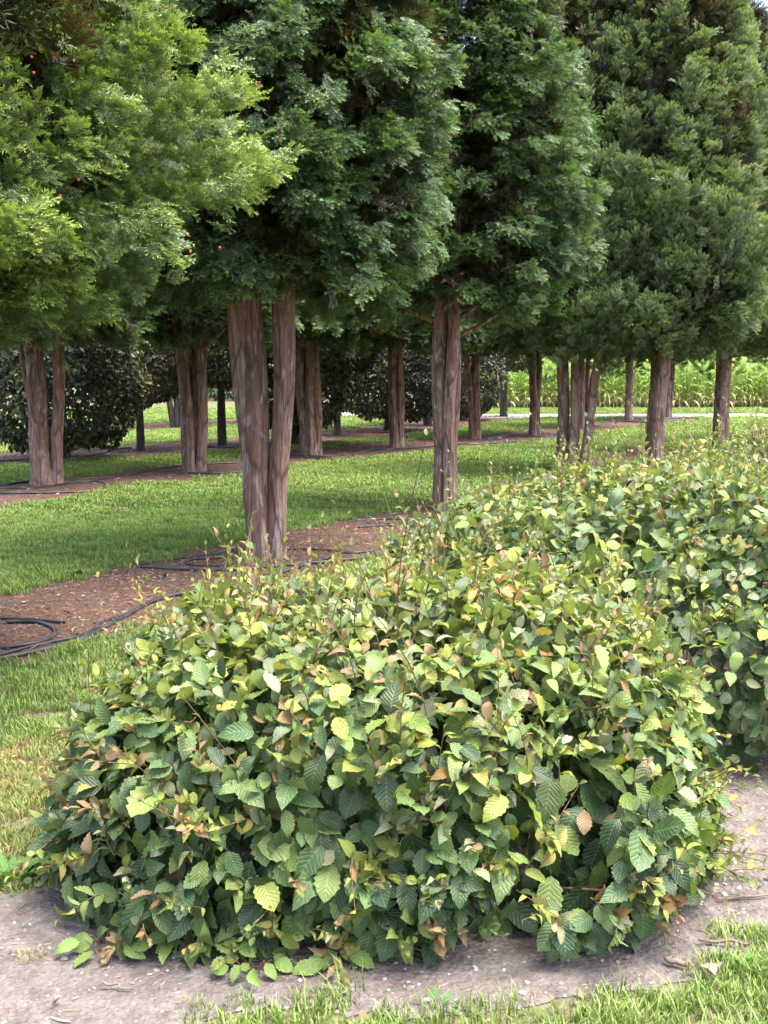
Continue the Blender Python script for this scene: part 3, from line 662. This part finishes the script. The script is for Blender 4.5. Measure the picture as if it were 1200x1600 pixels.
# ------------------------------------------------------------------ beeches and background
def leafy(root, rx, ry, z0, z1, n, seed, cols, size, p=3.0, name='crown', temps=None, key='dark'):
    r = np.random.default_rng(seed); D = nrm(r.normal(size=(n, 3))); q = (np.abs(D) ** p).sum(1) ** (-1 / p); hz = (z1 - z0) / 2
    N0 = nrm(np.sign(D) * np.abs(D * q[:, None]) ** (p - 1) / np.array([rx, ry, hz])); X = D * q[:, None] * np.array([rx, ry, hz])
    X *= (1 + .09 * vnoise(X, seed + 1, 2.6) + .05 * vnoise(X, seed + 2, 8))[:, None]; X -= N0 * np.minimum(r.exponential(.09, n), .6)[:, None]; X[:, 2] += (z0 + z1) / 2
    NL = N0 * .6 + np.array([0, 0, .55]) + r.normal(size=(n, 3)) * .35; YL = N0 * .7 + np.array([0, 0, -.55]) + r.normal(size=(n, 3)) * .5
    cols = np.array(cols); pt = vnoise(X, seed + 4, 2.0) * .5 + .5; ci = np.clip((pt + r.normal(size=n) * .22) * len(cols), 0, len(cols) - 1).astype(int)
    C = cols[ci] * np.exp(r.normal(size=(n, 1)) * .25)
    scatter(name, points_mesh(name, X, euler_from(*frame(YL, NL)), size * np.exp(r.normal(size=n) * .2), r.integers(0, 4, n), C), key, temps or LEAF_D, root, kind='stuff')
DK = [(.014, .022, .016), (.018, .026, .018), (.022, .030, .020), (.030, .036, .022), (.05, .055, .026), (.09, .10, .03)]
DK2 = [(.014, .022, .016), (.020, .030, .018), (.030, .040, .020), (.06, .07, .026), (.12, .12, .03), (.16, .10, .05)]
def beech(label, bx, by, rx, z0, z1, seed, n=3600, trunk=.08, cols=DK, group='dark beeches behind the yews', ry=None, bend=0.0, dx=0.0, stems=1):
    g = G(bx, by); root = thing('beech_tree', label, 'tree', (g[0], g[1], 0), group); r = np.random.default_rng(seed)
    for i in range(stems):
        sp = 0 if stems == 1 else (i - (stems - 1) / 2) * .45
        pts = smooth_path([(sp * .3, 0, -.03), (sp * .3 + bend * .2, 0, .1), (sp * .7 + bend * .6 + dx * .3, r.normal() * .05, z0 + .2), (sp * 1.6 + bend + dx, r.normal() * .1, z0 + (z1 - z0) * .7)], 5)
        rad = np.interp(np.linspace(0, 1, len(pts)), [0, .08, .4, 1], [trunk * 1.5, trunk * 1.1, trunk, trunk * .35]); V, Fc = tube(pts, rad, 12)
        obj('trunk', mesh_np('trunk', V, Fc, M['bark_grey'], True), root)
    o = bpy.data.objects.new('crown_origin', None)
    leafy(root, rx, ry or rx, z0, z1, int(n * 2.4), seed, cols, .095, 2.8)
    if dx:
        for c in root.children:
            if c.name.startswith('crown'): c.location.x = dx
    bpy.data.objects.remove(o)
BG = 'dark beeches behind the yews'
beech('big round dark beech reaching almost to the ground, left of the bare-trunked beech', 102, 719, 1.32, .18, 3.1, 301, 5200, .10)
beech('beech on a bare grey trunk with yellowing leaves, beside the big round one', 220, 704, 1.15, 1.0, 3.4, 302, 3400, .085, DK2)
beech('slim-trunked dark beech seen just left of the big two-trunked yew', 347, 697, 1.1, 1.35, 3.6, 303, 3200, .10)
beech('dark beech bush low to the ground behind the big two-trunked yew', 462, 694, 1.15, .25, 3.2, 304, 4200, .10, ry=1.1)
beech('beech on a thin dark trunk beside the flared three-stemmed yew', 527, 681, .95, 1.45, 3.4, 305, 3000, .085, DK2)
beech('broad dark beech bush behind the pale grey yew trunk', 606, 673, 1.5, .32, 3.2, 306, 5200, .11)
beech('beech with a short grey trunk just left of the three-stemmed yew', 668, 665, 1.1, 1.0, 3.3, 307, 3000, .13)
beech('dark beech bush behind the forked yew trunk', 722, 657, 1.35, .3, 3.2, 308, 4200, .12)
beech('last beech of the row, dark trunk at the end of the maize', 787, 651, 1.2, 1.6, 3.7, 309, 3200, .14)
GRN = [(.025, .055, .03), (.035, .075, .04), (.05, .10, .055), (.075, .13, .08)]
beech('many-stemmed green small tree seen between beech and bundled stems', 282, 668, 1.7, 1.3, 4.2, 310, 3000, .10, GRN, 'small trees at the back', stems=4)
beech('leaning green small tree behind the slim-trunked beech', 372, 662, 1.6, .9, 4.2, 311, 3000, .10, GRN, 'small trees at the back', bend=.7, stems=2)
def woodland():
    r = np.random.default_rng(60); P, N_, Yy, S, C = [], [], [], [], []
    for i in range(46):
        x = -34 + i * .95 + r.normal() * .3; y = 66 + r.uniform(-3, 5) - (0 if x < 2 else 0); h = r.uniform(5, 8); w = r.uniform(1.6, 2.6)
        if x > 9: continue
        m = 420; D = nrm(r.normal(size=(m, 3))); X = D * np.array([w, w, h / 2]) * r.uniform(.7, 1.05, (m, 1)) + np.array([x, y, h / 2 + .2])
        P.append(X); N_.append(D + np.array([0, 0, .5]) + r.normal(size=(m, 3)) * .4); Yy.append(D * .6 + np.array([0, 0, -.4]) + r.normal(size=(m, 3)) * .5); S.append(.38 * np.exp(r.normal(size=m) * .3))
        c = np.array(GRN)[r.integers(0, 4, m)] * r.uniform(.7, 1.2); C.append(c)
    P, N_, Yy, S, C = map(np.concatenate, (P, N_, Yy, S, C))
    scatter('woodland', points_mesh('woodland', P, euler_from(*frame(Yy, N_)), S, r.integers(0, 4, len(P)), C), 'dark', LEAF_D, kind='stuff', label='dark green wood far behind the beeches')
woodland()
# ------------------------------------------------------------------ maize
def maize_mesh(seed, mat):
    r = np.random.default_rng(seed); h = r.uniform(2.15, 2.45); V, Fc = tube([(0, 0, -.02), (.01, 0, h * .5), (.02, .01, h)], [.016, .013, .006], 6); V = list(V); Fc = list(Fc)
    for i in range(15):
        z = h * (.08 + .86 * i / 15); a = (0 if i % 2 else pi) + r.normal() * .6 + seed; l = r.uniform(.55, .85) * (1 if i < 9 else .75); el = radians(r.uniform(48, 72))
        d = np.array([cos(a), sin(a), 0]); s = np.array([-d[1], d[0], 0]); o = len(V)
        for j in range(6):
            t = j / 5; p = np.array([0, 0, z]) + d * l * .75 * t + np.array([0, 0, 1]) * l * (sin(el) * t - (.75 + .2 * (i < 4)) * t * t); w = .042 * (1 - t) ** .6 * min(1, .5 + t * 3)
            V += [p - s * w, p + s * w + np.array([0, 0, .012])]
        for j in range(5): Fc.append((o + 2 * j, o + 2 * j + 1, o + 2 * j + 3, o + 2 * j + 2))
    for i in range(5):
        a = i * 1.25 + r.uniform(0, 1); o = len(V); d = np.array([cos(a) * .10, sin(a) * .10, .22]); p = np.array([.02, .01, h]); V += [p + (.006, 0, 0), p - (.006, 0, 0), p + d]; Fc.append((o, o + 1, o + 2))
    return mesh_np('maize_plant', V, Fc, mat)
def maize_material():
    k = NT('maize'); rnd = k.n('ShaderNodeObjectInfo').outputs['Random']; c = k.coord('Object'); sx = k.n('ShaderNodeSeparateXYZ'); k.lk(c, sx.inputs[0])
    low = k.ramp(k.math('ADD', k.math('DIVIDE', sx.outputs[2], 2.4), k.math('MULTIPLY_ADD', k.noise(4, 3, .6, c), .5, -.25)), [(.08, (.50, .44, .22)), (.25, (.36, .40, .13)), (.45, (.26, .38, .09)), (1, (.28, .42, .11))])
    c = k.mix(k.math('MULTIPLY', rnd, .35), low, (.40, .46, .20)); k.base(c, .42, .45); k.translucent(k.mix(1.0, c, (1.15, 1.2, .6), 'MULTIPLY'), .35); return k.m
M['maize_plant'] = maize_material()
MZ = [maize_mesh(i, M['maize_plant']) for i in range(6)]
rm = np.random.default_rng(70)
for k in range(105):
    x = 3.6 + k * .165; o = obj('maize_plant', MZ[rm.integers(6)], None, (x + rm.normal() * .03, YF + .25 + rm.normal() * .08, 0), label='tall green maize plant in the front row of the field', category='maize', group='maize plants along the field edge')
    o.rotation_euler = (rm.normal() * .05, rm.normal() * .05, rm.uniform(0, 6.28)); q = rm.uniform(.94, 1.08); o.scale = (q, q, q)
MZT = [template('maize', m) for m in MZ]
P = np.array([(2.6 + j * .17 + rm.normal() * .03, YF + .25 + .6 * i + rm.normal() * .06, 0) for i in range(1, 12) for j in range(130)])
scatter('maize_field', points_mesh('maize_field', P, np.c_[rm.normal(size=len(P)) * .05, rm.normal(size=len(P)) * .05, rm.uniform(0, 6.28, len(P))], rm.uniform(.98, 1.14, len(P)), rm.integers(0, 6, len(P)), np.ones((len(P), 3)) * .2), 'maize', MZT, kind='stuff', label='dense rows of maize behind the front row')

# ------------------------------------------------------------------ hoses
def hose(label, pxs, rad=.011, z=.012):
    g = [G(*p) for p in pxs]; path = smooth_path([(p[0], p[1], z) for p in g], 8); r = np.random.default_rng(len(pxs) * 7 + int(pxs[0][0]) % 97)
    path[:, 2] += np.abs(vnoise(path, 5, 2.0)) * .012; V, Fc = tube(path, np.full(len(path), rad), 8)
    obj('irrigation_hose', mesh_np('irrigation_hose', V, Fc, M['hose'], True), None, label=label, category='hose', group='black irrigation hoses on the mulch')
hose('long black hose along the front edge of the nearest mulch bed', [(-60, 1052), (0, 1034), (60, 1021), (130, 1000), (190, 969), (250, 939), (330, 924), (400, 910), (520, 872)], .016)
hose('thinner black hose lying against the long one at the mulch edge', [(-60, 1046), (20, 1022), (75, 1008), (125, 997), (150, 985), (155, 977), (185, 966)], .011)
hose('short black hose end looped on the mulch at the left edge', [(-60, 968), (0, 971), (40, 972), (95, 976), (100, 977)], .011, .014)
hose('curled black hose on the mulch beside the left edge', [(-60, 1014), (0, 1016), (55, 1009), (85, 996), (82, 984), (55, 976), (10, 976)], .013)
hose('black hose curving behind the base of the big two-trunked yew', [(206, 887), (240, 881), (300, 872), (350, 866), (420, 861), (500, 861), (560, 866), (640, 850)], .012)
hose('black hose passing in front of the big two-trunked yew', [(205, 887), (250, 890), (300, 893), (370, 893), (450, 886), (540, 878), (620, 866)], .013)
hose('small bent hose piece left of the big two-trunked yew', [(345, 874), (305, 876), (293, 880), (300, 885), (360, 887)], .009)
hose('black hose crossing the mulch between the first and second yew, upper one', [(555, 815), (600, 813), (640, 813), (700, 806)], .013)
hose('black hose crossing the mulch between the first and second yew, lower one', [(560, 826), (600, 823), (640, 824), (720, 806)], .012)
hose('big hose loop on the mulch around the two-trunked yew at the left edge', [(-60, 765), (0, 765), (60, 763), (115, 756), (150, 754), (165, 758), (163, 764), (140, 769), (80, 772), (0, 773), (-60, 774)], .018)
hose('hose running behind the two-trunked yew at the left edge', [(-60, 762), (0, 760), (40, 755), (90, 751)], .018)
hose('pale dusty hose running from the loop to the bundled yew stems', [(115, 754), (160, 750), (200, 744), (245, 734), (300, 728), (380, 724)], .017)
hose('hose in front of the bundle of yew stems', [(245, 736), (290, 740), (340, 741), (395, 737)], .017)
hose('hose in front of the flared three-stemmed yew', [(440, 716), (490, 717), (540, 719), (585, 719)], .02)
hose('hose touching the flared base of the three-stemmed yew', [(445, 712), (480, 714), (530, 713), (560, 710)], .018)
hose('bundled hose piece between the flared yew and the pale trunk', [(552, 712), (575, 705), (600, 703), (640, 702), (690, 697)], .018)
hose('short hose crossing toward the pale grey trunk', [(565, 717), (585, 711), (605, 704), (660, 699)], .016)
hose('hose beside the forked yew trunk', [(690, 694), (740, 695), (790, 692), (850, 687), (900, 676)], .024)
hose('upper hose running past the straight grey trunk', [(760, 688), (790, 682), (850, 682), (900, 672), (950, 662)], .022)
hose('tangled hose by the slim trunk before the maize', [(930, 668), (950, 660), (985, 660), (1020, 661), (1070, 656)], .028)
hose('hose heap end at the far corner of the mulch strip', [(1000, 657), (1040, 655), (1080, 653), (1092, 656)], .028)
hose('hose along the beech strip at the left edge', [(-60, 722), (0, 721), (50, 719), (95, 716)], .022)
hose('pale bent hose by the bare-trunked beech', [(132, 714), (160, 709), (180, 703), (205, 701), (212, 703)], .02)
hose('hose in front of the slim-trunked beech', [(315, 699), (350, 700), (400, 702), (440, 700)], .022)
hose('hose along the foot of the maize field', [(1070, 638.5), (1110, 637.5), (1160, 638.2), (1230, 637)], .04)

# ------------------------------------------------------------------ small things on the ground
def sprout(label, px, py, n, seed, spread, size, hgt):
    g = G(px, py); root = thing('sprout', label, 'sprout', (g[0], g[1], 0), 'light green sprouts at the foot of the shrub'); r = np.random.default_rng(seed)
    for i in range(n):
        a = r.uniform(0, 6.28); q = spread * sqrt(r.uniform(.05, 1)); p = np.array([q * cos(a), q * .6 * sin(a), hgt * r.uniform(.5, 1.1)]); 
        Y = np.array([[cos(a) * .8 + r.normal() * .4, sin(a) * .4 - .4 + r.normal() * .3, -.15]]); N0 = np.array([[r.normal() * .35, -.55, .75]]); X_, Y_, Z_ = frame(Y, N0); s = size * r.uniform(.7, 1.2)
        o = obj('leaf', LEAF_OBJ[r.integers(8)], root); o.matrix_local = Matrix.Translation(p) @ Matrix((tuple(X_[0]), tuple(Y_[0]), tuple(Z_[0]))).transposed().to_4x4() @ Matrix.Scale(s, 4)
        o.color = (*(np.array((.125, .20, .045)) * r.uniform(.75, 1.25)), 1)
        e = p - Y_[0] * .14 * s; V, Fc = tube(smooth_path([(e[0] * .25, e[1] * .25, -.01), e * .7 + np.array([0, 0, .005]), e], 3), np.linspace(.002, .001, 7), 5); obj('stalk', mesh_np('stalk', V, Fc, M['twig']), root)
sprout('small sprout of light green leaves alone on the soil', 162, 1492, 9, 401, .085, .062, .05)
sprout('spreading light green sprout under the front left of the shrub', 330, 1490, 22, 402, .17, .058, .07)
sprout('light green low shoot against the grass at the shrub foot', 400, 1522, 12, 403, .09, .052, .05)
sprout('pale low leaves under the shrub where branches touch the soil', 515, 1506, 10, 404, .09, .066, .04)
def weed(label, px, py, n, seed, l):
    g = G(px, py); root = thing('weed', label, 'weed', (g[0], g[1], 0), 'broad-leaved weeds in the lawn'); r = np.random.default_rng(seed)
    for i in range(n):
        a = i * 2.4; Y = np.array([[cos(a), sin(a), r.uniform(.5, 1.3)]]); X_, Y_, Z_ = frame(Y, np.array([[0, 0, 1.0]])); s = l * r.uniform(.6, 1.2); o = obj('leaf', LEAF_OBJ[r.integers(8)], root)
        o.matrix_local = Matrix.Translation((cos(a) * .025 * r.uniform(0, 2), sin(a) * .025, .012)) @ Matrix((tuple(X_[0]), tuple(Y_[0]), tuple(Z_[0]))).transposed().to_4x4() @ Matrix.Diagonal((s * .55, s, s, 1))
        o.color = (.075 * r.uniform(.7, 1.3), .17 * r.uniform(.8, 1.2), .03, 1)
weed('bright green broad-leaved weed at the left edge beside the shrub', 22, 1378, 20, 411, .085)
weed('second bright weed between the grass and the shrub on the left', 62, 1362, 14, 412, .07)
weed('little weed in the grass at the bottom right corner', 1165, 1520, 12, 413, .05)
weed('little weed at the grass edge below the shrub', 690, 1578, 10, 414, .04)
def fallen(label, px, py, mat, s, seed):
    g = G(px, py); r = np.random.default_rng(seed); me = leaf_mesh(seed, M[mat], 9, 1.1, .6, .33, 'fallen_leaf'); o = obj('fallen_leaf', me, None, (g[0], g[1], .03), label=label, category='leaf', group='fallen dead leaves')
    o.rotation_euler = (r.normal() * .35, r.normal() * .35, r.uniform(0, 6.28)); o.scale = (s, s, s)
fallen('dark curled dead leaf on the upper edge of the nearest mulch bed', 131, 903, 'deadleaf', .09, 421)
fallen('small orange-brown leaf lying in the lawn above the mulch', 160, 876, 'deadleaf', .05, 422)
fallen('brown leaf in the lawn at the left edge', 20, 806, 'deadleaf', .07, 423)
fallen('pale dead leaf on the soil near the lower left corner', 97, 1573, 'deadpale', .045, 424)
fallen('tan leaf scrap on the soil by the grass at the lower right', 1118, 1540, 'deadpale', .045, 425)
fallen('pale leaf scrap on the mulch near the hose bend', 262, 905, 'deadpale', .06, 426)
def stick(label, a, b, rad, seed):
    A, B = G(*a), G(*b); r = np.random.default_rng(seed); pts = [(A + (B - A) * t) for t in np.linspace(0, 1, 6)]
    pts = np.array([(p[0] + r.normal() * .003, p[1] + r.normal() * .003, .008 + rad + abs(r.normal()) * .006) for p in pts]); V, Fc = tube(smooth_path(pts, 3), rad * np.interp(np.linspace(0, 1, 16), [0, .5, 1], [.8, 1, .4]), 7)
    obj('fallen_twig', mesh_np('fallen_twig', V, Fc, M['stick'], True), None, label=label, category='twig', group='dry twigs on the bare soil')
stick('thick pale broken twig on the soil at the lower right', (1040, 1510), (1080, 1520), .009, 431)
stick('long thin dry twig on the soil right of the shrub', (1090, 1478), (1170, 1484), .005, 432)
stick('short pale twig lying in the grass edge at the lower right', (1107, 1524), (1128, 1518), .007, 433)
stick('thin dark twig on the soil at the lower left', (163, 1549), (208, 1551), .004, 434)
stick('thin twig stretching toward the right edge above the grass', (1120, 1412), (1215, 1404), .004, 435)
